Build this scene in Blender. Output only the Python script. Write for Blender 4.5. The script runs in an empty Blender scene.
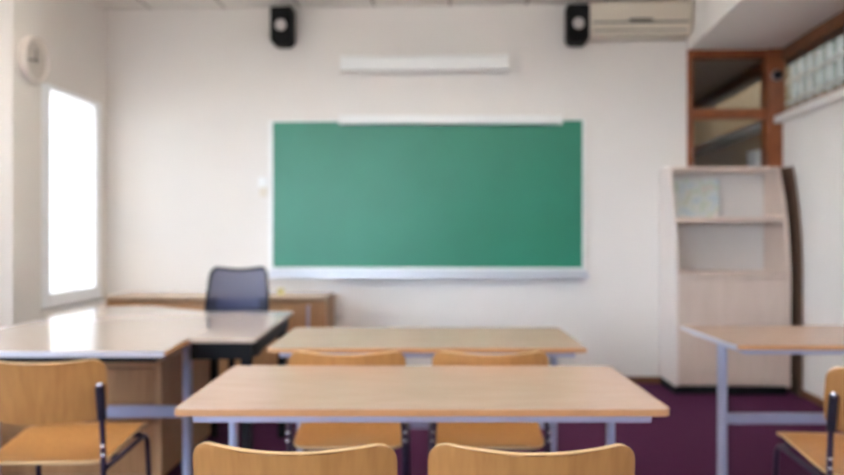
import bpy, bmesh, math, random
from mathutils import Vector, Matrix

random.seed(7)
SKY_LOW, SKY_HIGH = 1.0, 8.4
FILL_COL, FILL_E = (1.0, 0.95, 0.88), 15.0
C = bpy.context.scene.collection
PI = math.pi
ANG = -0.0375                      # the room is turned a little against the camera
CA, SA = math.cos(ANG), math.sin(ANG)


def R(u, v, z=0.0):
    """room coordinates (u along the board wall, v towards it) -> world"""
    return Vector((u * CA - v * SA, u * SA + v * CA, z))


# ------------------------------------------------------------------ materials
def lin(c):
    return tuple(((x / 255) / 12.92 if x / 255 <= 0.04045 else ((x / 255 + 0.055) / 1.055) ** 2.4) for x in c) + (1.0,)


def mat(name, rgb, rough=0.5, metal=0.0, spec=0.5, noise=0.0, nscale=20.0, stretch=(1, 1, 1), rgb2=None,
        coat=0.0, bump=0.0, bscale=200.0, detail=4.0):
    m = bpy.data.materials.new(name)
    m.use_nodes = True
    nt = m.node_tree
    b = nt.nodes['Principled BSDF']
    b.inputs['Roughness'].default_value = rough
    b.inputs['Metallic'].default_value = metal
    b.inputs['Specular IOR Level'].default_value = spec
    if coat:
        b.inputs['Coat Weight'].default_value = coat
        b.inputs['Coat Roughness'].default_value = 0.08
    col = lin(rgb)
    tc = nt.nodes.new('ShaderNodeTexCoord')
    if noise or rgb2:
        mp = nt.nodes.new('ShaderNodeMapping')
        mp.inputs['Scale'].default_value = stretch
        nz = nt.nodes.new('ShaderNodeTexNoise')
        nz.inputs['Scale'].default_value = nscale
        nz.inputs['Detail'].default_value = detail
        nt.links.new(tc.outputs['Object'], mp.inputs['Vector'])
        nt.links.new(mp.outputs['Vector'], nz.inputs['Vector'])
        rp = nt.nodes.new('ShaderNodeValToRGB')
        rp.color_ramp.elements[0].position = 0.3
        rp.color_ramp.elements[1].position = 0.7
        c2 = lin(rgb2) if rgb2 else tuple(x * (1 - noise) for x in col[:3]) + (1,)
        rp.color_ramp.elements[0].color = c2
        rp.color_ramp.elements[1].color = col
        nt.links.new(nz.outputs['Fac'], rp.inputs['Fac'])
        nt.links.new(rp.outputs['Color'], b.inputs['Base Color'])
    else:
        b.inputs['Base Color'].default_value = col
    if bump:
        n2 = nt.nodes.new('ShaderNodeTexNoise')
        n2.inputs['Scale'].default_value = bscale
        bp = nt.nodes.new('ShaderNodeBump')
        bp.inputs['Strength'].default_value = bump
        bp.inputs['Distance'].default_value = 0.004
        nt.links.new(tc.outputs['Object'], n2.inputs['Vector'])
        nt.links.new(n2.outputs['Fac'], bp.inputs['Height'])
        nt.links.new(bp.outputs['Normal'], b.inputs['Normal'])
    return m


def glass_mat(name, tint=(1, 1, 1), refl=1.0, rough=0.0):
    m = bpy.data.materials.new(name)
    m.use_nodes = True
    nt = m.node_tree
    nt.nodes.clear()
    out = nt.nodes.new('ShaderNodeOutputMaterial')
    tr = nt.nodes.new('ShaderNodeBsdfTransparent')
    tr.inputs['Color'].default_value = (*tint, 1)
    gl = nt.nodes.new('ShaderNodeBsdfGlossy')
    gl.inputs['Roughness'].default_value = rough
    fr = nt.nodes.new('ShaderNodeLayerWeight')
    pw = nt.nodes.new('ShaderNodeMath')
    pw.operation = 'POWER'
    pw.inputs[1].default_value = 5.0
    nt.links.new(fr.outputs['Facing'], pw.inputs[0])
    mul = nt.nodes.new('ShaderNodeMath')
    mul.operation = 'MULTIPLY_ADD'
    mul.use_clamp = True
    mul.inputs[1].default_value = 0.9 * refl
    mul.inputs[2].default_value = 0.04 * refl
    mx = nt.nodes.new('ShaderNodeMixShader')
    nt.links.new(pw.outputs[0], mul.inputs[0])
    nt.links.new(mul.outputs[0], mx.inputs[0])
    nt.links.new(tr.outputs[0], mx.inputs[1])
    nt.links.new(gl.outputs[0], mx.inputs[2])
    nt.links.new(mx.outputs[0], out.inputs['Surface'])
    return m


def mesh_fabric(name, rgb, through):
    m = mat(name, rgb, 0.6)
    nt = m.node_tree
    b = nt.nodes['Principled BSDF']
    out = [n for n in nt.nodes if n.type == 'OUTPUT_MATERIAL'][0]
    tr = nt.nodes.new('ShaderNodeBsdfTransparent')
    mx = nt.nodes.new('ShaderNodeMixShader')
    mx.inputs[0].default_value = through
    nt.links.new(b.outputs[0], mx.inputs[1])
    nt.links.new(tr.outputs[0], mx.inputs[2])
    nt.links.new(mx.outputs[0], out.inputs['Surface'])
    return m


def ceiling_mat():
    m = mat('ceiling_tile', (226, 222, 216), 0.9)
    nt = m.node_tree
    b = nt.nodes['Principled BSDF']
    tc = nt.nodes.new('ShaderNodeTexCoord')
    br = nt.nodes.new('ShaderNodeTexBrick')
    br.offset = 0.0
    br.inputs['Scale'].default_value = 1.0
    br.inputs['Color1'].default_value = lin((228, 224, 218))
    br.inputs['Color2'].default_value = lin((222, 218, 212))
    br.inputs['Mortar'].default_value = lin((170, 164, 158))
    br.inputs['Mortar Size'].default_value = 0.012
    br.inputs['Brick Width'].default_value = 0.6
    br.inputs['Row Height'].default_value = 0.6
    nt.links.new(tc.outputs['Object'], br.inputs['Vector'])
    nt.links.new(br.outputs['Color'], b.inputs['Base Color'])
    return m


M = {}
M['wall'] = mat('wall_paint', (228, 222, 216), 0.75, noise=0.02, nscale=3, bump=0.05, bscale=90)
M['bulk'] = mat('bulkhead_paint', (243, 238, 233), 0.7, noise=0.02, nscale=3)
M['ceiling'] = ceiling_mat()
M['carpet'] = mat('purple_carpet', (92, 46, 80), 0.95, spec=0.1, rgb2=(80, 37, 68), nscale=160, bump=0.4, bscale=400)
M['skirting'] = mat('brown_skirting', (120, 78, 50), 0.5, noise=0.15, nscale=8, stretch=(1, 1, 6))
M['white_frame'] = mat('white_window_frame', (246, 247, 250), 0.4, noise=0.02, nscale=5)
M['sill'] = mat('window_sill_stone', (208, 200, 192), 0.4, noise=0.05, nscale=30)
M['glass'] = glass_mat('window_glass')
M['glass_in'] = glass_mat('interior_glass', (0.93, 0.93, 0.92), 1.0)
M['block'] = mat('glass_block', (205, 222, 208), 0.3)
M['teak'] = mat('orange_brown_wood', (150, 84, 46), 0.4, rgb2=(126, 66, 34), nscale=9, stretch=(1, 1, 1))
M['dark_teak'] = mat('dark_brown_wood', (120, 76, 44), 0.5, rgb2=(98, 60, 34), nscale=9)
M['rib'] = mat('cream_panel', (240, 236, 231), 0.6, noise=0.02, nscale=4)
M['ledge'] = mat('white_ledge', (236, 232, 228), 0.45, noise=0.02, nscale=5)
M['tan'] = mat('tan_wall', (205, 168, 126), 0.8, noise=0.06, nscale=4)
M['birch'] = mat('birch_laminate', (200, 172, 154), 0.24, spec=0.5, rgb2=(189, 160, 141), nscale=5, stretch=(1.2, 14, 14))
M['desk_top'] = mat('pale_desk_laminate', (190, 172, 158), 0.12, spec=0.6, rgb2=(182, 164, 149), nscale=5, stretch=(1.2, 12, 12))
M['edge'] = mat('beech_edge_band', (206, 152, 104), 0.4, noise=0.12, nscale=20, stretch=(1, 8, 8))
M['grey_edge'] = mat('grey_edge_band', (196, 196, 208), 0.35, noise=0.03, nscale=10)
M['steel'] = mat('grey_painted_steel', (176, 180, 208), 0.35, noise=0.03, nscale=14)
M['ply'] = mat('plywood_shell', (189, 136, 80), 0.3, spec=0.6, rgb2=(172, 119, 66), nscale=4, stretch=(14, 14, 1.2))
M['ply_edge'] = mat('plywood_edge', (232, 196, 146), 0.5, noise=0.15, nscale=30, stretch=(1, 60, 60))
M['tube'] = mat('dark_violet_tube', (58, 44, 66), 0.3, metal=0.3, noise=0.05, nscale=30)
M['bracket'] = mat('black_plastic', (34, 30, 46), 0.4, noise=0.1, nscale=30)
M['chrome'] = mat('chrome', (220, 220, 230), 0.15, metal=1.0, noise=0.02, nscale=10)
M['oak'] = mat('oak_cabinet', (176, 130, 88), 0.45, rgb2=(158, 112, 72), nscale=5, stretch=(12, 12, 1))
M['oak_lip'] = mat('oak_cabinet_lip', (196, 152, 110), 0.45, rgb2=(182, 138, 96), nscale=5, stretch=(12, 12, 1))
M['oak_top'] = mat('oak_cabinet_top', (216, 188, 160), 0.16, rgb2=(206, 176, 147), nscale=5, stretch=(1, 12, 12))  # paler than the fronts: the wall's reflection is put into the colour
M['oak_dark'] = mat('oak_recess', (110, 72, 42), 0.6, noise=0.1, nscale=8)
M['pinkwood'] = mat('pale_pink_beech', (212, 192, 179), 0.45, rgb2=(204, 183, 169), nscale=4, stretch=(10, 10, 1))
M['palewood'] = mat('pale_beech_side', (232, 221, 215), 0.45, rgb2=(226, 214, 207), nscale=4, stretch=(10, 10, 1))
M['greyback'] = mat('grey_back_panel', (214, 208, 202), 0.6, noise=0.03, nscale=4)
M['shadow_brown'] = mat('shadow_panel_brown', (112, 86, 68), 0.6, rgb2=(98, 74, 57), nscale=5, stretch=(10, 10, 1))  # shade tone for the panel that replaces the bookcase's shadow
M['black'] = mat('black_laminate', (20, 19, 23), 0.6, spec=0.2, noise=0.1, nscale=30)
M['navy'] = mat('navy_fabric', (36, 38, 58), 0.8, noise=0.2, nscale=200)
M['navy_mesh'] = mesh_fabric('navy_mesh', (44, 48, 82), 0.14)
M['speaker'] = mat('speaker_black', (20, 19, 19), 0.65, spec=0.2, noise=0.1, nscale=40)
M['cone'] = mat('speaker_cone', (205, 198, 196), 0.4, noise=0.05, nscale=30)
M['ac'] = mat('air_conditioner_cream', (222, 212, 196), 0.45, noise=0.02, nscale=6)
M['ac_dark'] = mat('air_conditioner_slot', (90, 84, 78), 0.6, noise=0.05, nscale=20)
M['white'] = mat('white_enamel', (238, 238, 236), 0.35, noise=0.02, nscale=6)
M['tray'] = mat('aluminium_tray', (205, 206, 212), 0.35, metal=0.4, noise=0.05, nscale=20)
M['board'] = mat('green_chalkboard', (18, 118, 90), 0.4, spec=0.6, rgb2=(24, 125, 97), nscale=2.2, detail=6)
M['clock_rim'] = mat('clock_rim', (206, 196, 188), 0.4, noise=0.02, nscale=6)
M['clock_face'] = mat('clock_face', (190, 180, 172), 0.5, noise=0.03, nscale=6)
M['yellow'] = mat('pale_yellow', (214, 200, 130), 0.6, noise=0.08, nscale=40)
M['concrete'] = mat('pale_facade', (112, 109, 107), 0.8, noise=0.08, nscale=0.4)
M['pane_out'] = mat('far_window', (92, 95, 99), 0.5, noise=0.05, nscale=1)
M['asphalt'] = mat('ground_outside', (224, 208, 186), 0.9, noise=0.15, nscale=0.3)


def poster_mat():
    m = mat('pastel_map', (225, 228, 228), 0.6)
    nt = m.node_tree
    b = nt.nodes['Principled BSDF']
    tc = nt.nodes.new('ShaderNodeTexCoord')
    nz = nt.nodes.new('ShaderNodeTexNoise')
    nz.inputs['Scale'].default_value = 11.0
    nz.inputs['Detail'].default_value = 3
    rp = nt.nodes.new('ShaderNodeValToRGB')
    e = rp.color_ramp.elements
    e[0].position, e[0].color = 0.30, lin((176, 196, 204))
    e[1].position, e[1].color = 0.72, lin((232, 232, 230))
    for p, c in ((0.42, (206, 216, 218)), (0.52, (222, 224, 216)), (0.58, (188, 206, 184)), (0.64, (226, 206, 200))):
        x = e.new(p)
        x.color = lin(c)
    nt.links.new(tc.outputs['Object'], nz.inputs['Vector'])
    nt.links.new(nz.outputs['Fac'], rp.inputs['Fac'])
    nt.links.new(rp.outputs['Color'], b.inputs['Base Color'])
    return m


M['poster'] = poster_mat()


# ------------------------------------------------------------------ mesh helpers
def obj(name, bm, m, parent=None, smooth=False, bevel=0.0, rim=None, solid=0.0, seg=2):
    me = bpy.data.meshes.new(name)
    bmesh.ops.recalc_face_normals(bm, faces=bm.faces)
    bm.to_mesh(me)
    bm.free()
    o = bpy.data.objects.new(name, me)
    C.objects.link(o)
    me.materials.append(m)
    if rim:
        me.materials.append(rim)
    if smooth:
        for p in me.polygons:
            p.use_smooth = True
    if solid:
        s = o.modifiers.new('solid', 'SOLIDIFY')
        s.thickness = solid
        s.offset = 0
        if rim:
            s.material_offset_rim = 1
    if bevel:
        b = o.modifiers.new('bevel', 'BEVEL')
        b.width = bevel
        b.segments = seg
        b.limit_method = 'ANGLE'
        b.angle_limit = math.radians(40)
    if parent:
        o.parent = parent
    return o


def tag(o, label=None, cat=None, group=None, kind=None):
    if label:
        o['label'] = label
    if cat:
        o['category'] = cat
    if group:
        o['group'] = group
    if kind:
        o['kind'] = kind
    return o


def thing(name, label, cat, loc=(0, 0, 0), rz=0.0, group=None):
    o = bpy.data.objects.new(name, None)
    o.empty_display_size = 0.1
    C.objects.link(o)
    o.location = loc
    o.rotation_euler = (0, 0, rz)
    return tag(o, label, cat, group)


def copy_tree(o, parent=None):
    c = o.copy()
    C.objects.link(c)
    c.parent = parent
    for ch in [x for x in C.objects if x.parent == o]:
        copy_tree(ch, c)
    return c


def add_box(bm, x0, x1, y0, y1, z0, z1, tf=None, taper=None):
    vs = []
    for z in (z0, z1):
        for (x, y) in ((x0, y0), (x1, y0), (x1, y1), (x0, y1)):
            p = Vector((x, y, z))
            vs.append(bm.verts.new(tf(*p) if tf else p))
    for f in ((0, 3, 2, 1), (4, 5, 6, 7), (0, 1, 5, 4), (1, 2, 6, 5), (2, 3, 7, 6), (3, 0, 4, 7)):
        bm.faces.new([vs[i] for i in f])


def box(x0, x1, y0, y1, z0, z1, tf=None):
    bm = bmesh.new()
    add_box(bm, x0, x1, y0, y1, z0, z1, tf)
    return bm


def add_prism(bm, pts, z0, z1, tf=None):
    """extrude a polygon (list of xy) from z0 to z1"""
    lo = [bm.verts.new(tf(x, y, z0) if tf else (x, y, z0)) for x, y in pts]
    hi = [bm.verts.new(tf(x, y, z1) if tf else (x, y, z1)) for x, y in pts]
    n = len(pts)
    bm.faces.new(lo[::-1])
    bm.faces.new(hi)
    for i in range(n):
        j = (i + 1) % n
        bm.faces.new((lo[i], lo[j], hi[j], hi[i]))


def round_poly(pts, r, n=5):
    """round the corners of a polygon; r a number or a list"""
    out = []
    k = len(pts)
    for i in range(k):
        p = Vector(pts[i])
        a = (Vector(pts[i - 1]) - p)
        b = (Vector(pts[(i + 1) % k]) - p)
        rr = r[i] if isinstance(r, (list, tuple)) else r
        rr = min(rr, a.length * 0.45, b.length * 0.45)
        if rr <= 0:
            out.append(tuple(p))
            continue
        s, e = p + a.normalized() * rr, p + b.normalized() * rr
        for q in range(n + 1):
            t = q / n
            out.append(tuple((1 - t) ** 2 * s + 2 * t * (1 - t) * p + t * t * e))
    return out


def add_tube(bm, pts, r, n=10, caps=True):
    pts = [Vector(p) for p in pts]
    rings = []
    prev = None
    for i, p in enumerate(pts):
        if i == 0:
            d = pts[1] - pts[0]
        elif i == len(pts) - 1:
            d = pts[-1] - pts[-2]
        else:
            d = (pts[i + 1] - p).normalized() + (p - pts[i - 1]).normalized()
        d.normalize()
        if prev is None:
            u = d.orthogonal().normalized()
        else:
            u = (prev - d * prev.dot(d)).normalized()
        prev = u
        w = d.cross(u)
        rings.append([bm.verts.new(p + (u * math.cos(2 * PI * k / n) + w * math.sin(2 * PI * k / n)) * r) for k in range(n)])
    for a, b in zip(rings, rings[1:]):
        for k in range(n):
            bm.faces.new((a[k], a[(k + 1) % n], b[(k + 1) % n], b[k]))
    if caps:
        bm.faces.new(rings[0][::-1])
        bm.faces.new(rings[-1])


def tube(pts, r, n=10):
    bm = bmesh.new()
    add_tube(bm, pts, r, n)
    return bm


def bend(pts, r, n=5):
    """fillet a 3-D polyline"""
    pts = [Vector(p) for p in pts]
    out = [pts[0]]
    for i in range(1, len(pts) - 1):
        p = pts[i]
        a, b = pts[i - 1] - p, pts[i + 1] - p
        rr = min(r, a.length * 0.45, b.length * 0.45)
        s, e = p + a.normalized() * rr, p + b.normalized() * rr
        for q in range(n + 1):
            t = q / n
            out.append((1 - t) ** 2 * s + 2 * t * (1 - t) * p + t * t * e)
    out.append(pts[-1])
    return out


def add_lathe(bm, prof, n=24, axis='Z', origin=(0, 0, 0)):
    """prof: list of (radius, height)"""
    o = Vector(origin)
    rings = []
    for r, h in prof:
        ring = []
        for k in range(n):
            c, s = math.cos(2 * PI * k / n) * r, math.sin(2 * PI * k / n) * r
            if axis == 'Z':
                p = Vector((c, s, h))
            elif axis == 'Y':
                p = Vector((c, h, s))
            else:
                p = Vector((h, c, s))
            ring.append(bm.verts.new(o + p))
        rings.append(ring)
    for a, b in zip(rings, rings[1:]):
        for k in range(n):
            bm.faces.new((a[k], a[(k + 1) % n], b[(k + 1) % n], b[k]))
    bm.faces.new(rings[0][::-1])
    bm.faces.new(rings[-1])


def lathe(prof, n=24, axis='Z', origin=(0, 0, 0)):
    bm = bmesh.new()
    add_lathe(bm, prof, n, axis, origin)
    return bm


def struct(name, bm, m, **k):
    o = obj(name, bm, m, **k)
    if not k.get('parent'):
        o['kind'] = 'structure'
    return o


# ------------------------------------------------------------------ the room
UL, VB, VF, H = -2.765, 5.915, -3.0, 2.98
US = 0.0525                                        # the side wall by the bookcase runs slightly askew


def uR(v):
    return 2.576 + US * (v - 5.5)


VE = 9.2                                           # end of the neighbouring room behind the glazing


def RW(w, v, z):
    """coordinates along the askew wall: w = distance from it into the room (negative = beyond)"""
    return R(uR(v) - w, v, z)


# floor and ceiling
struct('floor', box(UL - 0.3, 4.6, VF - 0.2, VE + 0.2, -0.12, 0.0, R), M['carpet'])
o = struct('ceiling', box(UL - 0.3, 2.75, VF - 0.2, VE + 0.2, H, H + 0.12), M['ceiling'])
o.rotation_euler = (0, 0, ANG)

# window wall: openings (v0, v1)
Z0, Z1 = 0.65, 2.21
OPEN = [(4.945, 5.815), (1.6, 3.75), (-2.75, -0.75)]
bm = bmesh.new()
T = 0.26
add_box(bm, UL - T, UL, VF - 0.2, VB + 0.2, 0, Z0, R)
add_box(bm, UL - T, UL, VF - 0.2, VB + 0.2, Z1, H, R)
ed = sorted([x for p in OPEN for x in p])
ed = [VF - 0.2] + ed + [VB + 0.2]
for a, b in zip(ed[0::2], ed[1::2]):
    add_box(bm, UL - T, UL, a, b, Z0, Z1, R)
for a, b in ((4.30, 4.90), (VB, VB + 0.3)):        # unseen outer fins, added to cut window light on the board wall
    add_box(bm, UL - T - 0.95, UL - T, a, b, -0.5, H + 0.5, R)
struct('wall_left', bm, M['wall'])
# protruding column between the windows
struct('wall_left_pier', box(UL, UL + 0.165, 4.34, 4.655, 0, H, R), M['wall'])

for i, (a, b) in enumerate(OPEN):
    bm = bmesh.new()
    ua, ub = UL - 0.07, UL + 0.004
    add_box(bm, ua, ub, a, a + 0.115, Z0 + 0.012, Z1, R)
    add_box(bm, ua, ub, b - 0.085, b, Z0 + 0.012, Z1, R)
    add_box(bm, ua, ub, a + 0.115, b - 0.085, Z0 + 0.012, Z0 + 0.11, R)
    add_box(bm, ua, ub, a + 0.115, b - 0.085, Z1 - 0.035, Z1, R)
    if i:
        c = (a + b) / 2
        add_box(bm, ua, ub, c - 0.05, c + 0.05, Z0 + 0.11, Z1 - 0.05, R)
    w = struct('window_%d' % (i + 1), bm, M['white_frame'], bevel=0.006)
    gb = box(ua + 0.03, ua + 0.036, a + 0.1, b - 0.09, Z0 + 0.1, Z1 - 0.04, R)
    obj('window_glass', gb, M['glass'], parent=w)
    sb = box(UL - 0.1, UL + 0.15, a - 0.05, b + 0.05, Z0 - 0.035, Z0, R)
    if i == 0:
        sb.free()
        sb = box(UL - 0.1, UL + 0.15, 4.66, VB - 0.005, Z0 - 0.035, Z0, R)
    obj('window_sill', sb, M['sill'], parent=w, bevel=0.006)

# board wall with the glazed opening beside the bookcase
GL, GZ0, GZ1 = 1.855, 1.50, 2.61
bm = bmesh.new()
add_box(bm, UL, GL, VB, VB + 0.14, 0, H, R)
add_box(bm, GL, 2.75, VB, VB + 0.14, 0, GZ0, R)
add_box(bm, GL, 2.75, VB, VB + 0.14, GZ1, H, R)
struct('wall_back', bm, M['wall'])
# rear wall behind the viewer with an unseen window added to light the board wall
RO = (-2.55, -1.05, 0.90, 2.55)
bm = bmesh.new()
add_box(bm, UL - T, RO[0], VF - 0.2, VF, 0, H, R)
add_box(bm, RO[1], 2.7, VF - 0.2, VF, 0, H, R)
add_box(bm, RO[0], RO[1], VF - 0.2, VF, 0, RO[2], R)
add_box(bm, RO[0], RO[1], VF - 0.2, VF, RO[3], H, R)
struct('wall_front', bm, M['wall'])
bm = bmesh.new()
for k in range(3):
    x = RO[0] + (RO[1] - RO[0] - 0.08) * k / 2
    add_box(bm, x, x + 0.08, VF - 0.1, VF - 0.03, RO[2], RO[3], R)
add_box(bm, RO[0], RO[1], VF - 0.1, VF - 0.03, RO[2], RO[2] + 0.08, R)
add_box(bm, RO[0], RO[1], VF - 0.1, VF - 0.03, RO[3] - 0.08, RO[3], R)
w = struct('window_8', bm, M['white_frame'])  # unseen rear window, added to light the board wall
obj('window_glass', box(RO[0] + 0.02, RO[1] - 0.02, VF - 0.07, VF - 0.064, RO[2] + 0.02, RO[3] - 0.02, R), M['glass'], parent=w)
# skirting
struct('baseboard_back', box(UL + 0.002, 2.585, VB - 0.015, VB - 0.0005, 0, 0.055, R), M['skirting'], bevel=0.003)
struct('baseboard_right', box(0.0235, 0.036, 0.5, VB - 0.02, 0, 0.05, RW), M['skirting'], bevel=0.003)

# side wall: ribbed cladding, ledge, glazing, timber head
bm = bmesh.new()
add_box(bm, -0.14, 0.0, VF, VB + 0.1, 0, 2.03, RW)
v = 2.0
while v < VB - 0.07:
    add_box(bm, -0.002, 0.022, v, v + 0.055, 0.0, 2.03, RW)
    v += 0.085
struct('wall_right', bm, M['rib'])
struct('trim_1', box(-0.10, 0.09, VF, VE, 2.03, 2.085, RW), M['ledge'], bevel=0.006)
bm = bmesh.new()
add_box(bm, -0.08, 0.0, VF, VE, 2.085, 2.14, RW)
v = 5.915 - 0.02
struct('trim_2', bm, M['teak'], bevel=0.004)
bm = bmesh.new()
add_box(bm, -0.09, 0.03, VF, VE, 2.515, 2.609, RW)
struct('trim_3', bm, M['dark_teak'], bevel=0.004)
bm = bmesh.new()
for v in (-0.5, 1.6, 3.7):
    add_box(bm, -0.08, -0.02, v, v + 0.06, 2.14, 2.515, RW)
struct('trim_4', bm, M['teak'])
struct('window_5', box(-0.045, -0.04, VF, VE, 2.14, 2.515, RW), M['glass_in'])
# bulkhead over the glazing
struct('ceiling_bulkhead', box(-0.14, 0.742, VF, VE, 2.61, H, RW), M['bulk'])

# glazed partition in the board wall: timber frame with two lights
bm = bmesh.new()
f0, f1 = VB - 0.012, VB + 0.09
add_box(bm, GL, GL + 0.045, f0, f1, GZ0, GZ1, R)
add_box(bm, GL + 0.045, 2.46, f0, f1, GZ1 - 0.06, GZ1, R)
add_box(bm, GL + 0.045, 2.46, f0, f1, 2.075, 2.15, R)
add_box(bm, 2.46, 2.592, f0 - 0.03, f1, GZ0, GZ1, R)
add_box(bm, GL + 0.045, 2.46, f0, f1, GZ0, GZ0 + 0.05, R)
w = struct('window_6', bm, M['teak'], bevel=0.004)
obj('window_glass', box(GL + 0.03, 2.47, VB + 0.03, VB + 0.036, GZ0 + 0.03, GZ1 - 0.04, R), M['glass_in'], parent=w)

# the room seen through that glazing and the corridor beyond the side wall
bm = bmesh.new()
add_box(bm, 0.6, 4.2, VE, VE + 0.15, 0, 3.4, R)
add_box(bm, 0.45, 0.6, VB + 0.14, VE + 0.15, 0, 3.0, R)
add_box(bm, -0.14, 0.0, VB + 0.1, VE, 0, 2.03, RW)
struct('wall_neighbour', bm, M['tan'])
# corridor: outer wall with a glass-block band
CW = -1.25
bm = bmesh.new()
add_box(bm, CW - 0.15, CW, 0.0, VE, 0, 2.25, RW)
add_box(bm, CW - 0.15, CW, 0.0, VE, 3.25, 3.5, RW)
add_box(bm, CW - 0.15, CW, 0.0, 2.0, 2.25, 3.25, RW)
add_box(bm, CW - 0.15, -0.14, -0.15, 0.0, 0, 3.5, RW)
add_box(bm, CW - 0.15, 0.0, -0.15, VE, 3.4, 3.5, RW)
struct('wall_corridor', bm, M['wall'])
bm = bmesh.new()
v = 2.0
while v < VE:
    add_box(bm, CW - 0.1, CW - 0.02, v, v + 0.035, 2.25, 3.25, RW)
    v += 0.24
for z in (2.25, 2.49, 2.73, 2.97, 3.21):
    add_box(bm, CW - 0.1, CW - 0.02, 2.0, VE, z, z + 0.035, RW)
w = struct('window_7', bm, M['sill'])
bg = glass_mat('block_glass', (0.33, 0.34, 0.315), 1.0, 0.3)
obj('window_glass', box(CW - 0.07, CW - 0.05, 2.0, VE, 2.25, 3.25, RW), bg, parent=w)

# ------------------------------------------------------------------ outdoors
struct('ground_outside', box(-140, 60, -60, 160, -4.2, -4.0), M['asphalt'])


def building(label, x0, x1, y0, y1, top, cols, rows):
    t = thing('apartment_building', label, 'building', ((x0 + x1) / 2, (y0 + y1) / 2, -4.0))
    w, d, h = (x1 - x0) / 2, (y1 - y0) / 2, top + 4.0
    obj('wall', box(-w, w, -d, d, 0, h), M['concrete'], t)
    obj('roof', box(-w - 0.3, w + 0.3, -d - 0.3, d + 0.3, h, h + 0.35), M['pane_out'], t, bevel=0.05)
    first = None
    for i in range(cols):
        for j in range(rows):
            px = -w + (i + 0.5) * 2 * w / cols
            pz = 1.0 + j * 2.9
            if first is None:
                first = obj('window', box(-0.8, 0.8, -0.06, 0.06, 0, 1.5), M['pane_out'], t, bevel=0.02)
                q = first
            else:
                q = first.copy()
                C.objects.link(q)
            q.location = (px, -d - 0.02, pz)


building('apartment block seen faintly in the glare outside the window', -17, -5.5, 21, 30, 3.0, 7, 2)

# ------------------------------------------------------------------ things on the board wall
def PX(px, v):
    """u of a photograph column on the plane at room depth v"""
    k = (px - 422.0) / 746.0
    return (k * v * CA + v * SA) / (CA - k * SA)


def wall_thing(name, label, cat, u, z, v=VB, group=None):
    p = R(u, v, z)
    return thing(name, label, cat, p, ANG, group)       # local: x along the wall, -y into the room


# green board, z from 0.905 to 2.06
BU0, BU1 = PX(273, VB - 0.03), PX(582.5, VB - 0.03)
bw = (BU1 - BU0) / 2
t = wall_thing('chalkboard', 'wide green chalkboard on the end wall with a grey chalk tray below', 'chalkboard', (BU0 + BU1) / 2, 0.0)
bz0, bz1 = 0.908, 2.062
obj('writing_surface', box(-bw, bw, -0.030, -0.004, bz0, bz1), M['board'], t)
bm = bmesh.new()
add_box(bm, -bw - 0.034, -bw, -0.036, -0.003, bz0 - 0.02, bz1 + 0.012)
add_box(bm, bw, bw + 0.02, -0.036, -0.003, bz0 - 0.02, bz1 + 0.012)
add_box(bm, -bw, bw, -0.036, -0.003, bz1, bz1 + 0.012)
add_box(bm, -bw, bw, -0.036, -0.003, bz0 - 0.02, bz0)
obj('frame', bm, M['white'], t, bevel=0.003)
bm = bmesh.new()
add_box(bm, -bw - 0.03, bw + 0.04, -0.105, -0.003, bz0 - 0.078, bz0 - 0.066)
add_box(bm, -bw - 0.03, bw + 0.04, -0.108, -0.098, bz0 - 0.085, bz0 - 0.045)
add_box(bm, -bw - 0.03, bw + 0.04, -0.012, -0.003, bz0 - 0.066, bz0 - 0.02)
obj('chalk_tray', bm, M['tray'], t, bevel=0.002)

# white roll-up case along the top edge of the board
u0, u1 = PX(341, VB - 0.06), PX(560.5, VB - 0.06)
hw = (u1 - u0) / 2
t = wall_thing('screen_case', 'slim white horizontal case along the top edge of the green board', 'screen case', (u0 + u1) / 2, 2.067)
t.rotation_euler = (0, 0.007, ANG)
obj('housing', box(-hw + 0.012, hw - 0.012, -0.095, -0.037, -0.034, 0.034), M['white'], t, bevel=0.016, seg=3)
for s in (-1, 1):
    obj('end_cap', box(s * hw - 0.012, s * hw + 0.012, -0.099, -0.037, -0.038, 0.038), M['white'], t, bevel=0.008)

# wall lamp above the board
u0, u1 = PX(341, VB - 0.1), PX(508, VB - 0.1)
hw = (u1 - u0) / 2
t = wall_thing('wall_lamp', 'long white tubular wall lamp mounted above the green board', 'lamp', (u0 + u1) / 2, 2.505)
obj('back_plate', box(-hw + 0.1, hw - 0.1, -0.03, -0.002, -0.035, 0.04), M['white'], t, bevel=0.004)
bm = bmesh.new()
pr = round_poly([(-0.135, -0.062), (-0.03, -0.045), (-0.03, 0.05), (-0.10, 0.062), (-0.135, 0.05)], 0.02, 4)
add_prism(bm, pr, -hw + 0.015, hw - 0.015, lambda a, b, c: Vector((c, a, b)))
obj('diffuser', bm, M['white'], t)
for s in (-1, 1):
    bm = bmesh.new()
    pr2 = [(a * 1.03, b * 1.06) for a, b in pr]
    x = s * (hw - 0.008)
    add_prism(bm, pr2, x - 0.008, x + 0.008, lambda a, b, c: Vector((c, a, b)))
    obj('end_cap', bm, M['white'], t)

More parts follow.
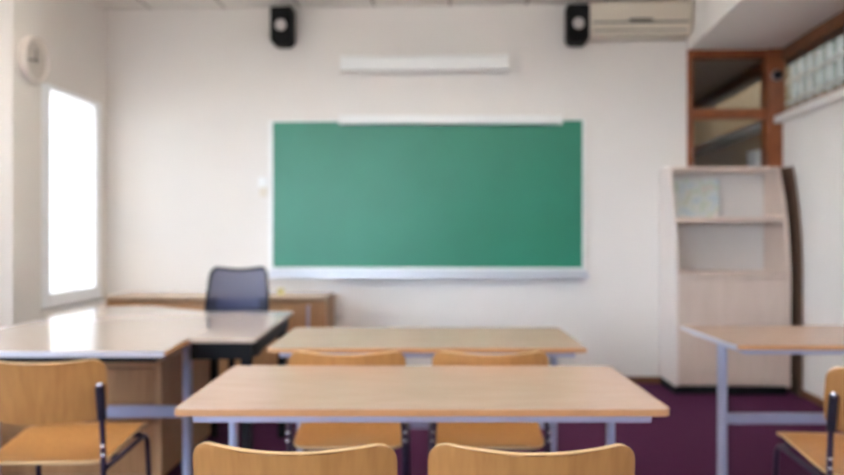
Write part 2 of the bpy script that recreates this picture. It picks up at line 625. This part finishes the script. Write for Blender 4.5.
# loudspeakers
def loudspeaker(px, z, label, tilt):
    t = wall_thing('loudspeaker', label, 'speaker', PX(px, VB - 0.13), z, group='black wall speakers')
    pr = round_poly([(-0.085, -0.115), (-0.055, -0.148), (0.055, -0.148), (0.085, -0.115), (0.085, 0.148), (-0.085, 0.148)],
                    [0.02, 0.02, 0.02, 0.02, 0.01, 0.01], 3)
    bm = bmesh.new()
    add_prism(bm, pr, -0.205, -0.06, lambda a, b, c: Vector((a, c, b)))
    obj('cabinet', bm, M['speaker'], t, bevel=0.006)
    bm = lathe([(0.002, -0.214), (0.03, -0.217), (0.042, -0.212), (0.045, -0.2)], 24, 'Y', (0.0, 0, 0.0))
    c = obj('cone', bm, M['cone'], t, smooth=True)
    bm = lathe([(0.052, -0.209), (0.058, -0.207), (0.06, -0.2)], 24, 'Y', (0, 0, 0))
    obj('cone_ring', bm, M['speaker'], t, smooth=True)
    bm = lathe([(0.002, -0.21), (0.018, -0.209), (0.022, -0.2)], 16, 'Y', (0, 0, 0.1))
    obj('tweeter', bm, M['black'], t, smooth=True)
    bm = bmesh.new()
    add_box(bm, -0.03, 0.03, -0.07, -0.002, -0.02, 0.02)
    add_box(bm, -0.05, 0.05, -0.012, -0.002, -0.05, 0.05)
    obj('wall_bracket', bm, M['speaker'], t)
    t.rotation_euler = (0, 0, ANG)
    return t


loudspeaker(283, 2.785, 'black wall speaker over bare wall, on the window side of the white lamp', 0)
loudspeaker(577, 2.775, 'black wall speaker right against the end of the air conditioner', 0)

# air conditioner
u0, u1 = PX(590, VB - 0.2), PX(692, VB - 0.2)
hw = (u1 - u0) / 2
t = wall_thing('air_conditioner', 'cream wall-mounted air conditioner under the ceiling beside a black speaker', 'air conditioner', (u0 + u1) / 2, 0)
za, zb = 2.685, 2.955
pr = round_poly([(-0.004, za), (-0.15, za), (-0.195, za + 0.035), (-0.205, za + 0.1), (-0.2, zb - 0.02), (-0.17, zb), (-0.004, zb)], 0.018, 4)
bm = bmesh.new()
add_prism(bm, pr, -hw, hw, lambda a, b, c: Vector((c, a, b)))
obj('housing', bm, M['ac'], t, bevel=0.004)
obj('front_panel', box(-hw + 0.006, hw - 0.006, -0.213, -0.19, za + 0.115, zb - 0.025), M['ac'], t, bevel=0.006)
bm = bmesh.new()
add_box(bm, -hw + 0.02, hw - 0.02, -0.2085, -0.18, za + 0.088, za + 0.1)
obj('air_slot', bm, M['ac_dark'], t)
obj('louver', box(-hw + 0.03, hw - 0.03, -0.204, -0.15, za + 0.034, za + 0.040), M['ac_dark'], t)
obj('display_window', box(-0.09, 0.09, -0.2145, -0.2, za + 0.100, za + 0.122), M['ac_dark'], t, bevel=0.006)

# small white switch beside the board
t = wall_thing('light_switch', 'small white switch box on the wall beside the chalkboard frame', 'switch', PX(263.5, VB), 1.555)
obj('plate', box(-0.036, 0.036, -0.03, -0.001, -0.01, 0.07), M['white'], t, bevel=0.012, seg=3)
obj('rocker', box(-0.022, 0.022, -0.036, -0.028, 0.008, 0.052), M['white'], t, bevel=0.004)
obj('pull_holder', box(-0.030, 0.030, -0.022, -0.001, -0.085, -0.012), M['ac'], t, bevel=0.006)

# round clock on the column
cp = R(UL + 0.165, 4.53, 2.25)
t = thing('wall_clock', 'round pale wall clock on the column beside the window', 'clock', cp, ANG)
obj('rim', lathe([(0.14, 0.001), (0.147, 0.02), (0.143, 0.05), (0.13, 0.056), (0.12, 0.05), (0.118, 0.03)], 40, 'X'), M['clock_rim'], t, smooth=True)
obj('dial', lathe([(0.119, 0.03), (0.118, 0.034)], 40, 'X'), M['clock_face'], t)
obj('hand', box(0.036, 0.039, -0.008, 0.008, -0.02, 0.07), M['ac_dark'], t)
o = obj('hand', box(0.040, 0.043, -0.006, 0.006, -0.02, 0.1), M['ac_dark'], t)
o.rotation_euler = (math.radians(100), 0, 0)

# small dome sensor on the timber post
t = wall_thing('dome_sensor', 'small dark round sensor on the orange timber post above the bookcase', 'sensor', PX(777.5, VB - 0.06), 2.4, VB - 0.0425)
obj('base', lathe([(0.04, 0.0), (0.042, -0.012), (0.036, -0.02)], 24, 'Y'), M['cone'], t, smooth=True)
obj('dome', lathe([(0.035, -0.018), (0.032, -0.038), (0.02, -0.052), (0.004, -0.056)], 24, 'Y'), M['black'], t, smooth=True)

# ------------------------------------------------------------------ bookcase
bc = R(0, 0)
bt = thing('bookcase', 'pale beech bookcase with open shelves over a closed front and curved sides', 'bookcase', (2.268, 5.822, 0), ANG)
W2, BD, BT = 0.412, 0.42, 1.675


def front_y(z):
    return -BD + (0.18 * ((z - 0.88) / 0.795) ** 2 if z > 0.88 else 0)


zs = [0.065, 0.88] + [0.88 + 0.795 * k / 12 for k in range(1, 13)]
for s in (-1, 1):
    prof = [(front_y(z), z) for z in zs] + [(0, BT), (0, 0.065)]
    bm = bmesh.new()
    x0, x1 = sorted((s * W2, s * (W2 - 0.024)))
    add_prism(bm, prof, x0, x1, lambda a, b, c: Vector((c, a, b)))
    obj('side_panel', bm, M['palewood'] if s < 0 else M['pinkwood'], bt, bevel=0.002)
iw = W2 - 0.0245
obj('top_panel', box(-iw, iw, front_y(1.66) + 0.005, 0, BT - 0.03, BT), M['pinkwood'], bt, bevel=0.002)
obj('shelf', box(-iw, iw, front_y(1.283) + 0.008, -0.012, 1.262, 1.297), M['pinkwood'], bt, bevel=0.002)
obj('shelf', box(-iw, iw, front_y(0.88) + 0.002, -0.012, 0.858, 0.895), M['pinkwood'], bt, bevel=0.002)
obj('back_panel', box(-iw, iw, -0.012, -0.002, 0.09, BT - 0.03), M['greyback'], bt)
fp = obj('front_panel', box(-iw, iw, -BD + 0.004, -BD + 0.024, 0.085, 0.852), M['pinkwood'], bt, bevel=0.003)
obj('handle', box(-0.04, 0.04, -BD - 0.014, -BD + 0.005, 0.838, 0.85), M['pinkwood'], fp, bevel=0.004)
obj('bottom_panel', box(-iw, iw, -BD + 0.026, -0.012, 0.066, 0.09), M['pinkwood'], bt)
obj('plinth', box(-W2 + 0.01, W2 - 0.01, -BD + 0.05, -0.01, 0.0, 0.064), M['black'], bt)
# pastel sheet standing in the top compartment
pt = thing('paper_map', 'pale pastel map sheet leaning inside the top compartment of the bookcase', 'map', (2.13, 5.77, 1.299), ANG)
o = obj('sheet', box(-0.19, 0.17, -0.004, 0.0, 0.0, 0.30), M['poster'], pt)
o.rotation_euler = (math.radians(-6), 0, 0)
wb = thing('shadow_panel', 'dark brown panel added in place of the bookcase shadow on the ribbed wall', 'board', (0, 0, 0))  # added dark panel, shaped as the shadow the bookcase throws on the side wall
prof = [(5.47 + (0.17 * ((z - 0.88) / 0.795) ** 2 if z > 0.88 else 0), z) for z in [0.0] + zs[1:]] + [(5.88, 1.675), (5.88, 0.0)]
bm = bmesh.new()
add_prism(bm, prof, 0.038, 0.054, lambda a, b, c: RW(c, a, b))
obj('shade_panel', bm, M['shadow_brown'], wb, bevel=0.002)
# white carton on a shelf in the neighbouring room, seen through the lower pane
nb = thing('storage_cabinet', 'tall tan cabinet in the next room behind the lower glass pane', 'cabinet', R(2.2, 6.27, 0), ANG)
obj('body', box(-0.32, 0.40, -0.17, 0.17, 0.0, 1.70), M['tan'], nb, bevel=0.005)
obj('door', box(-0.31, 0.39, -0.185, -0.17, 0.05, 1.67), M['oak_lip'], nb, bevel=0.004)
ct = thing('carton', 'white carton on top of the tan cabinet behind the lower glass pane', 'box', R(2.535, 6.24, 1.70), ANG)
obj('body', box(-0.056, 0.056, -0.08, 0.08, 0, 0.13), M['white'], ct, bevel=0.004)
obj('lid', box(-0.06, 0.06, -0.084, 0.084, 0.13, 0.155), M['white'], ct, bevel=0.004)

# ------------------------------------------------------------------ sideboards
def sideboard(u0, u1, label, handle):
    v0, v1 = VB - 0.43, VB - 0.018
    c = R((u0 + u1) / 2, v1, 0)
    t = thing('sideboard', label, 'cabinet', c, ANG, 'low oak cabinets along the board wall')
    w = (u1 - u0) / 2 - 0.002
    d = v1 - v0
    h = 0.712
    bm = bmesh.new()
    add_box(bm, -w, -w + 0.02, -d, 0, 0.06, h - 0.025)
    add_box(bm, w - 0.02, w, -d, 0, 0.06, h - 0.025)
    add_box(bm, -w + 0.02, w - 0.02, -0.02, 0, 0.06, h - 0.025)
    add_box(bm, -w + 0.02, w - 0.02, -d, -0.02, 0.06, 0.08)
    obj('body', bm, M['oak'], t)
    obj('top', box(-w, w, -d - 0.012, 0, h - 0.025, h), M['oak_top'], t, bevel=0.004)
    for s in (-1, 1):
        x0, x1 = sorted((s * 0.002, s * (w - 0.022)))
        dr = obj('door', box(x0, x1, -d - 0.002, -d + 0.016, 0.084, h - 0.045), M['oak'], t, bevel=0.003)
        if handle and s > 0:
            hx = x0 + (x1 - x0) * 0.62
            obj('handle', tube(bend([(hx, -d, 0.64), (hx, -d - 0.03, 0.64), (hx, -d - 0.03, 0.48), (hx, -d, 0.48)], 0.012), 0.008), M['steel'], dr, smooth=True)
    obj('plinth', box(-w + 0.01, w - 0.01, -d + 0.04, -0.01, 0, 0.058), M['black'], t)
    return t


ur = -0.694 - 0.0375 * 5.9
sideboard(ur - 0.60, ur, 'low oak sideboard below the chalkboard corner with a metal handle', True)
sideboard(ur - 1.20, ur - 0.60, 'low oak sideboard mostly hidden behind the navy office chair', False)
sideboard(ur - 1.655, ur - 1.20, 'low oak sideboard in the room corner beside the window', False)
p = R(PX(281, 5.62), 5.62, 0.712)
t = thing('chalk_box', 'tiny pale yellow box standing on the sideboard next to the office chair', 'box', p, ANG)
obj('body', box(-0.022, 0.022, -0.018, 0.018, 0, 0.038), M['yellow'], t, bevel=0.004)
obj('lid', box(-0.024, 0.024, -0.02, 0.02, 0.038, 0.05), M['yellow'], t, bevel=0.004)


# ------------------------------------------------------------------ student tables
def table(loc, w, d, label, leg_d=0.018, lit_side=False, rz=0.0, h=0.72):
    t = thing('classroom_table', label, 'table', loc, rz, 'birch classroom tables')
    th = 0.02
    poly = round_poly([(-w / 2, -d / 2), (w / 2, -d / 2), (w / 2, d / 2), (-w / 2, d / 2)], 0.028, 6)
    bm = bmesh.new()
    add_prism(bm, poly, h - th, h - 0.001)
    top = obj('tabletop', bm, M['birch'], t, bevel=0.002)
    # beech edge band round the top
    out = [(x * (1 + 0.003 / w), y * (1 + 0.003 / d)) for x, y in poly]
    bm = bmesh.new()
    a = [bm.verts.new((x * (1 + 0.004 / w), y * (1 + 0.004 / d), h - th)) for x, y in poly]
    b = [bm.verts.new((x * (1 + 0.004 / w), y * (1 + 0.004 / d), h - 0.002)) for x, y in poly]
    n = len(poly)
    for i in range(n):
        bm.faces.new((a[i], a[(i + 1) % n], b[(i + 1) % n], b[i]))
    e = obj('edge_band', bm, M['edge'], top)
    e.data.materials.append(M['grey_edge'])
    for f in e.data.polygons:
        if lit_side and abs(f.normal.x) > 0.6:  # light falling on the side edges is put into their colour
            f.material_index = 1
    bm = bmesh.new()
    fx, fy, s = w / 2 - 0.045, d / 2 - 0.022, 0.022
    add_box(bm, -fx, fx, -fy, -fy + s, h - th - 0.022, h - th)
    add_box(bm, -fx, fx, fy - s, fy, h - th - 0.022, h - th)
    for sx in (-1, 1):
        x0, x1 = sorted((sx * fx, sx * (fx - s)))
        add_box(bm, x0, x1, -fy + s, fy - s, h - th - 0.022, h - th)
        x0, x1 = sorted((sx * (w / 2 - 0.06), sx * (w / 2 - 0.09)))
    obj('top_frame', bm, M['steel'], t, bevel=0.003)
    lx = w / 2 - 0.078
    for sx in (-1, 1):
        bm = bmesh.new()
        pr = round_poly([(sx * lx - 0.012, -leg_d), (sx * lx + 0.012, -leg_d), (sx * lx + 0.012, leg_d), (sx * lx - 0.012, leg_d)], 0.01, 4)
        add_prism(bm, pr, 0.03, h - th - 0.001)
        leg = obj('leg', bm, M['steel'], t)
        bm = bmesh.new()
        add_box(bm, sx * lx - 0.02, sx * lx + 0.02, -d / 2 + 0.05, 0.10, 0.0, 0.034)
        ft = obj('foot', bm, M['steel'], leg, bevel=0.008)
    obj('rail', box(-lx + 0.012, lx - 0.012, -0.012, 0.012, 0.31, 0.36), M['steel'], t, bevel=0.005)
    return t


table((0.0, 2.275, 0), 1.305, 0.645, 'birch classroom table with a bare top between four plywood chairs')
table((0.022, 3.32, 0), 1.285, 0.665, 'birch classroom table directly below the green chalkboard')
table((1.89, 3.40, 0), 1.2, 0.68, 'birch classroom table standing before the bookcase', 0.036, True)

# ------------------------------------------------------------------ window-side desk with its extension
t = thing('teacher_desk', 'large glossy pale desk by the window mirroring the daylight', 'desk', (0, 0, 0))
h, th = 0.72, 0.02
poly = [(-2.04, 2.905), (-1.0, 2.905), (-1.04, 3.62), (-1.275, 4.40), (-1.70, 4.72), (-2.04, 4.70)]
rp = round_poly(poly, [0.02, 0.02, 0.0, 0.05, 0.06, 0.02], 4)
bm = bmesh.new()
add_prism(bm, rp, h - th, h - 0.001)
top = obj('tabletop', bm, M['desk_top'], t, bevel=0.002)
cx, cy = -1.6, 3.7
bm = bmesh.new()
a = [bm.verts.new((x + (x - cx) * 0.003, y + (y - cy) * 0.002, h - th - 0.004)) for x, y in rp]
b = [bm.verts.new((x + (x - cx) * 0.003, y + (y - cy) * 0.002, h - 0.002)) for x, y in rp]
for i in range(len(rp)):
    j = (i + 1) % len(rp)
    f = bm.faces.new((a[i], a[j], b[j], b[i]))
e = obj('edge_band', bm, M['grey_edge'], top)
e.data.materials.append(M['edge'])
for f in e.data.polygons:
    if f.center.x > -1.06 and abs(f.normal.x) > 0.8:
        f.material_index = 1
bm = bmesh.new()
add_box(bm, -1.99, -1.06, 2.95, 2.972, h - th - 0.03, h - th - 0.001)
add_box(bm, -1.082, -1.06, 2.972, 3.6, h - th - 0.03, h - th - 0.001)
add_box(bm, -1.99, -1.968, 2.972, 4.62, h - th - 0.03, h - th - 0.001)
obj('top_frame', bm, M['black'], t)
for (x, y) in ((-1.075, 3.42), (-1.96, 3.42), (-1.96, 4.5), (-1.62, 4.5)):
    bm = bmesh.new()
    pr = round_poly([(x - 0.016, y - 0.03), (x + 0.016, y - 0.03), (x + 0.016, y + 0.03), (x - 0.016, y + 0.03)], 0.012, 4)
    add_prism(bm, pr, 0.0, h - th - 0.001)
    obj('leg', bm, M['steel'], t)
obj('rail', box(-1.944, -1.091, 3.405, 3.43, 0.335, 0.39), M['steel'], t, bevel=0.005)

t = thing('desk_extension', 'glossy pale return table on a black frame joined to the window desk', 'table', (0, 0, 0))
poly = [(-1.022, 3.25), (-0.727, 3.25), (-0.757, 4.40), (-1.268, 4.40), (-1.034, 3.625)]
rp = round_poly(poly, [0.0, 0.02, 0.02, 0.0, 0.0], 4)
bm = bmesh.new()
add_prism(bm, rp, h - th, h - 0.001)
top = obj('tabletop', bm, M['desk_top'], t, bevel=0.002)
bm = bmesh.new()
a = [bm.verts.new((x + 0.002, y, h - th)) for x, y in rp[:-2]]
b = [bm.verts.new((x + 0.002, y, h - 0.003)) for x, y in rp[:-2]]
bm.free()
bm = bmesh.new()
zt, zl = h - th - 0.001, h - th - 0.075
add_box(bm, -1.015, -0.75, 3.275, 3.30, zl, zt)
q = [(-0.752, 3.30), (-0.777, 3.30), (-0.807, 4.36), (-0.782, 4.36)]
add_prism(bm, q, zl, zt)
add_box(bm, -1.24, -0.807, 4.335, 4.36, zl, zt)
obj('apron', bm, M['black'], t)
for (x, y) in ((-0.778, 3.31), (-0.808, 4.31), (-1.20, 4.31)):
    obj('leg', box(x - 0.022, x + 0.022, y - 0.022, y + 0.022, 0, zl + 0.002), M['black'], t, bevel=0.004)

t = thing('drawer_pedestal', 'oak drawer pedestal standing under the glossy window desk', 'cabinet', (-1.625, 3.88, 0))
w, d, ph = 0.41, 0.40, 0.578
bm = bmesh.new()
add_box(bm, -w, -w + 0.03, -d, d, 0.03, ph - 0.025)
add_box(bm, w - 0.03, w, -d, d, 0.03, ph - 0.025)
add_box(bm, -w + 0.03, w - 0.03, d - 0.02, d, 0.03, ph - 0.025)
add_box(bm, -w + 0.03, w - 0.03, -d, d - 0.02, 0.03, 0.05)
obj('body', bm, M['oak_lip'], t, bevel=0.002)
obj('top', box(-w, w, -d, d, ph - 0.025, ph), M['oak_lip'], t, bevel=0.003)
for k, (z0, z1) in enumerate(((0.055, 0.22), (0.224, 0.386), (0.39, 0.548))):
    dr = obj('drawer', box(-w + 0.033, w - 0.033, -d + 0.004, -d + 0.022, z0, z1), M['oak'], t, bevel=0.001)
obj('plinth', box(-w + 0.03, w - 0.03, -d + 0.03, d - 0.03, 0, 0.029), M['black'], t)


# ------------------------------------------------------------------ plywood chairs
def shell(W, Hh, r0, r1, fn, nx=18, ny=14):
    """rounded sheet: s across [-1,1], t up [0,1]; r0 / r1 the corner radii at the bottom / top"""
    bm = bmesh.new()
    ts = []
    for k in range(7):
        ts.append(r0 * (1 - math.cos(PI / 2 * k / 6)))
    for k in range(1, ny):
        ts.append(r0 + (Hh - r0 - r1) * k / ny)
    for k in range(7):
        ts.append(Hh - r1 * (1 - math.sin(PI / 2 * k / 6)))
    grid = []
    for q in ts:
        if q < r0:
            w = W - r0 + math.sqrt(max(0, r0 * r0 - (r0 - q) ** 2))
        elif q > Hh - r1:
            dd = Hh - q
            w = W - r1 + math.sqrt(max(0, r1 * r1 - (r1 - dd) ** 2))
        else:
            w = W
        grid.append([bm.verts.new(fn(w * (2 * i / nx - 1), q)) for i in range(nx + 1)])
    for a, b in zip(grid, grid[1:]):
        for i in range(nx):
            bm.faces.new((a[i], a[i + 1], b[i + 1], b[i]))
    return bm


def make_chair(label):
    t = thing('school_chair', label, 'chair', (0, 0, 0), 0, 'plywood school chairs')
    # seat: slight dish, rolled front edge
    def seat_fn(x, q):
        y = -0.242 + q * 1.03
        z = 0.411 + 0.041 * min(1, q / 0.4) - 0.012 * (1 - (x / 0.2) ** 2) * math.sin(PI * min(1, max(0, q / 0.36)))
        if q > 0.33:
            z -= 0.30 * (q - 0.33) ** 2 / 0.1
        wx = x * (0.95 + 0.05 * min(1, q / 0.3))
        return Vector((wx, y, z))
    obj('seat', shell(0.209, 0.44, 0.055, 0.06, seat_fn), M['ply'], t, smooth=True, solid=0.011, rim=M['ply_edge'], bevel=0.002)

    def back_fn(x, q):
        y = -0.212 - 0.14 * q - 0.062 * (1 - (x / 0.205) ** 2)
        z = 0.557 + q - 0.010 * (1 - (x / 0.205) ** 2) * (1 - q / 0.207) - 0.010 * (1 - (x / 0.205) ** 2) * (q / 0.2)
        wx = x * (0.975 + 0.025 * min(1, q / 0.1))
        return Vector((wx, y, z))
    obj('backrest', shell(0.206, 0.207, 0.045, 0.042, back_fn, 24), M['ply'], t, smooth=True, solid=0.012, rim=M['ply_edge'], bevel=0.002)
    for s in (-1, 1):
        # rear leg running up to the backrest
        pts = bend([(s * 0.212, -0.29, 0.0), (s * 0.205, -0.256, 0.42), (s * 0.196, -0.247, 0.56), (s * 0.194, -0.262, 0.665)], 0.06)
        rl = obj('leg', tube(pts, 0.0095), M['tube'], t, smooth=True)
        obj('foot_cap', lathe([(0.012, 0.0), (0.013, 0.004), (0.0125, 0.03)], 12, 'Z', (s * 0.2118, -0.289, 0)), M['bracket'], rl, smooth=True)
        for z in (0.472, 0.442):
            bm = lathe([(0.005, -0.002), (0.0085, 0.004), (0.007, 0.008), (0.003, 0.009)], 12, 'X')
            bo = obj('bolt', bm, M['chrome'], rl, smooth=True)
            bo.location = (s * 0.209, -0.266, z)
            bo.rotation_euler = (0, 0, -PI / 2 - (s * 0.4))
        # front leg with the side rail under the seat
        pts = bend([(s * 0.216, 0.19, 0.0), (s * 0.21, 0.15, 0.405), (s * 0.206, -0.245, 0.392)], 0.05)
        fl = obj('leg', tube(pts, 0.0095), M['tube'], t, smooth=True)
        obj('foot_cap', lathe([(0.012, 0.0), (0.013, 0.004), (0.0125, 0.03)], 12, 'Z', (s * 0.216, 0.19, 0)), M['bracket'], fl, smooth=True)
        # black sleeve that holds the backrest
        b0, b1 = Vector((s * 0.1965, -0.2475, 0.558)), Vector((s * 0.1945, -0.264, 0.672))
        bm = bmesh.new()
        add_tube(bm, [b0, b0.lerp(b1, 0.06), b0.lerp(b1, 0.94), b1], 0.0145, 12)
        br = obj('bracket', bm, M['bracket'], t, smooth=False, bevel=0.003)
        bm = lathe([(0.010, -0.002), (0.012, 0.004), (0.009, 0.011), (0.003, 0.013)], 14, 'Z')
        cp = obj('cap', bm, M['chrome'], br, smooth=True)
        cp.location = b1
    for y, z in ((0.10, 0.412), (-0.12, 0.396)):
        obj('crossbar', tube([(-0.205, y, z), (0.205, y, z)], 0.009), M['tube'], t, smooth=True)
    return t


proto = make_chair('plywood school chair with its back towards the viewer, at the table between four chairs, window side')
proto.location = (-0.250, 1.75, 0)
proto.rotation_euler = (0, 0, math.radians(-2.0))
for x, y, rz, lab in (
        (0.225, 1.745, -1.0, 'plywood school chair with only its backrest top showing, bookcase side of the bare birch table'),
        (-0.268, 2.91, 0.3, 'plywood school chair tucked under the table below the chalkboard, window side'),
        (0.246, 2.91, -0.3, 'plywood school chair tucked under the table below the chalkboard, bookcase side'),
        (-1.272, 2.735, 1.5, 'plywood school chair at the glossy window desk, whole backrest in view'),
        (1.505, 2.58, -5.0, 'plywood school chair at the table before the bookcase, partly cut off')):
    c = copy_tree(proto)
    c.location = (x, y, 0)
    c.rotation_euler = (0, 0, math.radians(rz))
    c['label'] = lab
proto['label'] = 'plywood school chair with only its backrest top showing, window side of the bare birch table'

# ------------------------------------------------------------------ office chair behind the desk
t = thing('office_chair', 'navy mesh-backed office chair behind the desk at the sideboards', 'office chair', (-1.215, 4.78, 0), math.radians(3))


def oback(x, q, off=0.0):
    y = 0.17 + 0.10 * q / 0.45 + 0.05 * (x / 0.2) ** 2 * -1.0 + off
    return y


bh0, bh1 = 0.54, 0.955
outl = []
NX, NZ = 20, 16
bm = bmesh.new()
grid = []


def half_w(tq):
    return 0.208 - 0.022 * tq ** 1.5


def top_dip(sx):
    # corners stand a little higher than the middle of the top rim
    return -0.022 * (1 - abs(sx) ** 1.6) + (-0.045 * max(0, abs(sx) - 0.86) / 0.14 if abs(sx) > 0.86 else 0)


for j in range(NZ + 1):
    tq = j / NZ
    row = []
    for i in range(NX + 1):
        sx = 2 * i / NX - 1
        x = sx * half_w(tq)
        z = bh0 + (bh1 - bh0) * tq + top_dip(sx) * tq ** 2
        row.append(Vector((x, oback(x, z - bh0), z)))
    grid.append(row)
gv = [[bm.verts.new(p) for p in row] for row in grid]
for a, b in zip(gv, gv[1:]):
    for i in range(NX):
        bm.faces.new((a[i], a[i + 1], b[i + 1], b[i]))
bk = obj('backrest', bm, M['navy_mesh'], t, smooth=True)
loop = [grid[j][0] for j in range(NZ + 1)] + [grid[NZ][i] for i in range(1, NX + 1)] + [grid[j][NX] for j in range(NZ - 1, -1, -1)] + [grid[0][i] for i in range(NX - 1, -1, -1)]
obj('back_frame', tube(loop, 0.0095, 8), M['black'], bk, smooth=True)
obj('lumbar_bar', tube([Vector((p.x, p.y + 0.012, p.z)) for p in grid[5]], 0.013, 8), M['black'], bk, smooth=True)
bm = bmesh.new()
pg = [[bm.verts.new((p.x * 0.97, p.y + 0.006, p.z)) for p in grid[j]] for j in range(2, 9)]
for a, b in zip(pg, pg[1:]):
    for i in range(NX):
        bm.faces.new((a[i], a[i + 1], b[i + 1], b[i]))
obj('lumbar_pad', bm, M['navy'], bk, smooth=True, solid=0.008)
obj('back_post', tube(bend([(0, 0.02, 0.40), (0, 0.2, 0.40), (0, 0.262, 0.66)], 0.08), 0.02, 10), M['black'], t, smooth=True)
bm = bmesh.new()
add_prism(bm, round_poly([(-0.22, -0.30), (0.22, -0.30), (0.20, 0.16), (-0.20, 0.16)], 0.08, 6), 0.43, 0.49)
obj('seat', bm, M['navy'], t, bevel=0.02, seg=3)
bm = bmesh.new()
add_box(bm, -0.12, 0.12, -0.16, 0.1, 0.395, 0.429)
obj('seat_plate', bm, M['black'], t, bevel=0.01)
obj('gas_lift', lathe([(0.03, 0.09), (0.03, 0.24), (0.02, 0.245), (0.02, 0.40)], 16, 'Z', (0, -0.03, 0)), M['black'], t, smooth=False)
first = None
for k in range(5):
    a = 2 * PI * k / 5 + 0.3
    dx, dy = math.cos(a), math.sin(a)
    bm = bmesh.new()
    add_tube(bm, [(0.025 * dx, -0.03 + 0.025 * dy, 0.11), (0.26 * dx, -0.03 + 0.26 * dy, 0.075)], 0.019, 8)
    lg = obj('base_arm', bm, M['black'], t, smooth=True)
    bm = bmesh.new()
    o3 = Vector((0.26 * dx, -0.03 + 0.26 * dy, 0.028))
    add_lathe(bm, [(0.02, -0.022), (0.028, -0.018), (0.028, 0.018), (0.02, 0.022)], 14, 'X', o3)
    obj('caster', bm, M['black'], lg, smooth=True)

# ------------------------------------------------------------------ unseen pendant lamps, added for fill light
def lamp_mat(name, col, e):
    m = bpy.data.materials.new(name)
    m.use_nodes = True
    b = m.node_tree.nodes['Principled BSDF']
    b.inputs['Base Color'].default_value = (0.9, 0.9, 0.9, 1)
    b.inputs['Emission Color'].default_value = (*col, 1)
    b.inputs['Emission Strength'].default_value = e
    return m


M['fill_glow'] = lamp_mat('fill_glow', FILL_COL, FILL_E)
where = {-1.6: 'on the window side', 0.5: 'on the bookcase side'}
rows = {3.3: 'before the chalkboard', 1.7: 'over the first birch tables'}
for u in where:
    for v in rows:
        t = thing('fill_pendant', 'long white fill lamp added out of view %s, %s' % (rows[v], where[u]), 'lamp', R(u, v, H), ANG, 'added fill lamps')
        bm = bmesh.new()
        pr = round_poly([(-0.07, -0.42), (0.07, -0.42), (0.10, -0.34), (-0.10, -0.34)], 0.025, 4)
        add_box(bm, -0.085, -0.08, -0.64, 0.64, -0.42, -0.34)
        add_box(bm, 0.08, 0.085, -0.64, 0.64, -0.42, -0.34)
        add_box(bm, -0.08, 0.08, -0.64, 0.64, -0.42, -0.41)
        obj('trough', bm, M['white'], t)
        bm = bmesh.new()
        for x in (-0.04, 0.04):
            add_tube(bm, [(x, -0.62, -0.37), (x, 0.62, -0.37)], 0.018, 12)
        obj('tube', bm, M['fill_glow'], t, smooth=True)
        for s in (-1, 1):
            bm = bmesh.new()
            pr2 = [(a * 1.04, -0.38 + (b + 0.38) * 1.08) for a, b in pr]
            y0, y1 = sorted((s * 0.641, s * 0.665))
            add_prism(bm, pr2, y0, y1, lambda a, b, c: Vector((a, c, b)))
            obj('end_cap', bm, M['white'], t)
            obj('hanger', tube([(0, s * 0.5, -0.342), (0, s * 0.5, -0.001)], 0.004, 8), M['steel'], t, smooth=True)

# put the empties of things built in place at their own base
def rebase(name, loc):
    e = C.objects[name]
    e.location = loc
    for ch in [x for x in C.objects if x.parent == e]:
        ch.location = Vector(ch.location) - Vector(loc)


rebase('teacher_desk', (-1.5, 3.8, 0))
rebase('desk_extension', (-0.95, 3.85, 0))
rebase('shadow_panel', RW(0.042, 5.65, 0))

# ------------------------------------------------------------------ daylight
w = bpy.data.worlds.new('World')
bpy.context.scene.world = w
w.use_nodes = True
nt = w.node_tree
bgn = nt.nodes['Background']
tc = nt.nodes.new('ShaderNodeTexCoord')
sp = nt.nodes.new('ShaderNodeSeparateXYZ')
rp = nt.nodes.new('ShaderNodeValToRGB')
nt.links.new(tc.outputs['Generated'], sp.inputs[0])
nt.links.new(sp.outputs['Z'], rp.inputs['Fac'])
rp.color_ramp.elements[0].position = 0.0
rp.color_ramp.elements[0].color = (0.72, 0.85, 1.0, 1)
rp.color_ramp.elements[1].position = 0.8
rp.color_ramp.elements[1].color = (0.62, 0.78, 1.0, 1)
nt.links.new(rp.outputs['Color'], bgn.inputs['Color'])
mr = nt.nodes.new('ShaderNodeMapRange')       # the sky is set brighter behind the viewer to even the wall light
mr.inputs['From Min'].default_value = -0.1
mr.inputs['From Max'].default_value = -0.9
mr.inputs['To Min'].default_value = SKY_LOW
mr.inputs['To Max'].default_value = SKY_HIGH
nt.links.new(sp.outputs['Y'], mr.inputs['Value'])
nt.links.new(mr.outputs['Result'], bgn.inputs['Strength'])

# ------------------------------------------------------------------ camera
cam = bpy.data.cameras.new('Camera')
co = bpy.data.objects.new('Camera', cam)
C.objects.link(co)
co.location = (0, 0, 1.18)
co.rotation_euler = (PI / 2, 0, 0)
cam.sensor_width = 36
cam.lens = 746 / 844 * 36
cam.shift_y = -4.5 / 844
cam.clip_start = 0.05
cam.dof.use_dof = True
cam.dof.focus_distance = 1.03
cam.dof.aperture_fstop = 2.7
cam.dof.aperture_blades = 7
sc = bpy.context.scene
sc.camera = co
sc.view_settings.view_transform = 'Standard'
sc.view_settings.look = 'None'
sc.view_settings.gamma = 1
sc.view_settings.use_curve_mapping = False
sc.view_settings.exposure = 1.82
sc.cycles.max_bounces = 14
sc.cycles.diffuse_bounces = 8
sc.cycles.transparent_max_bounces = 16
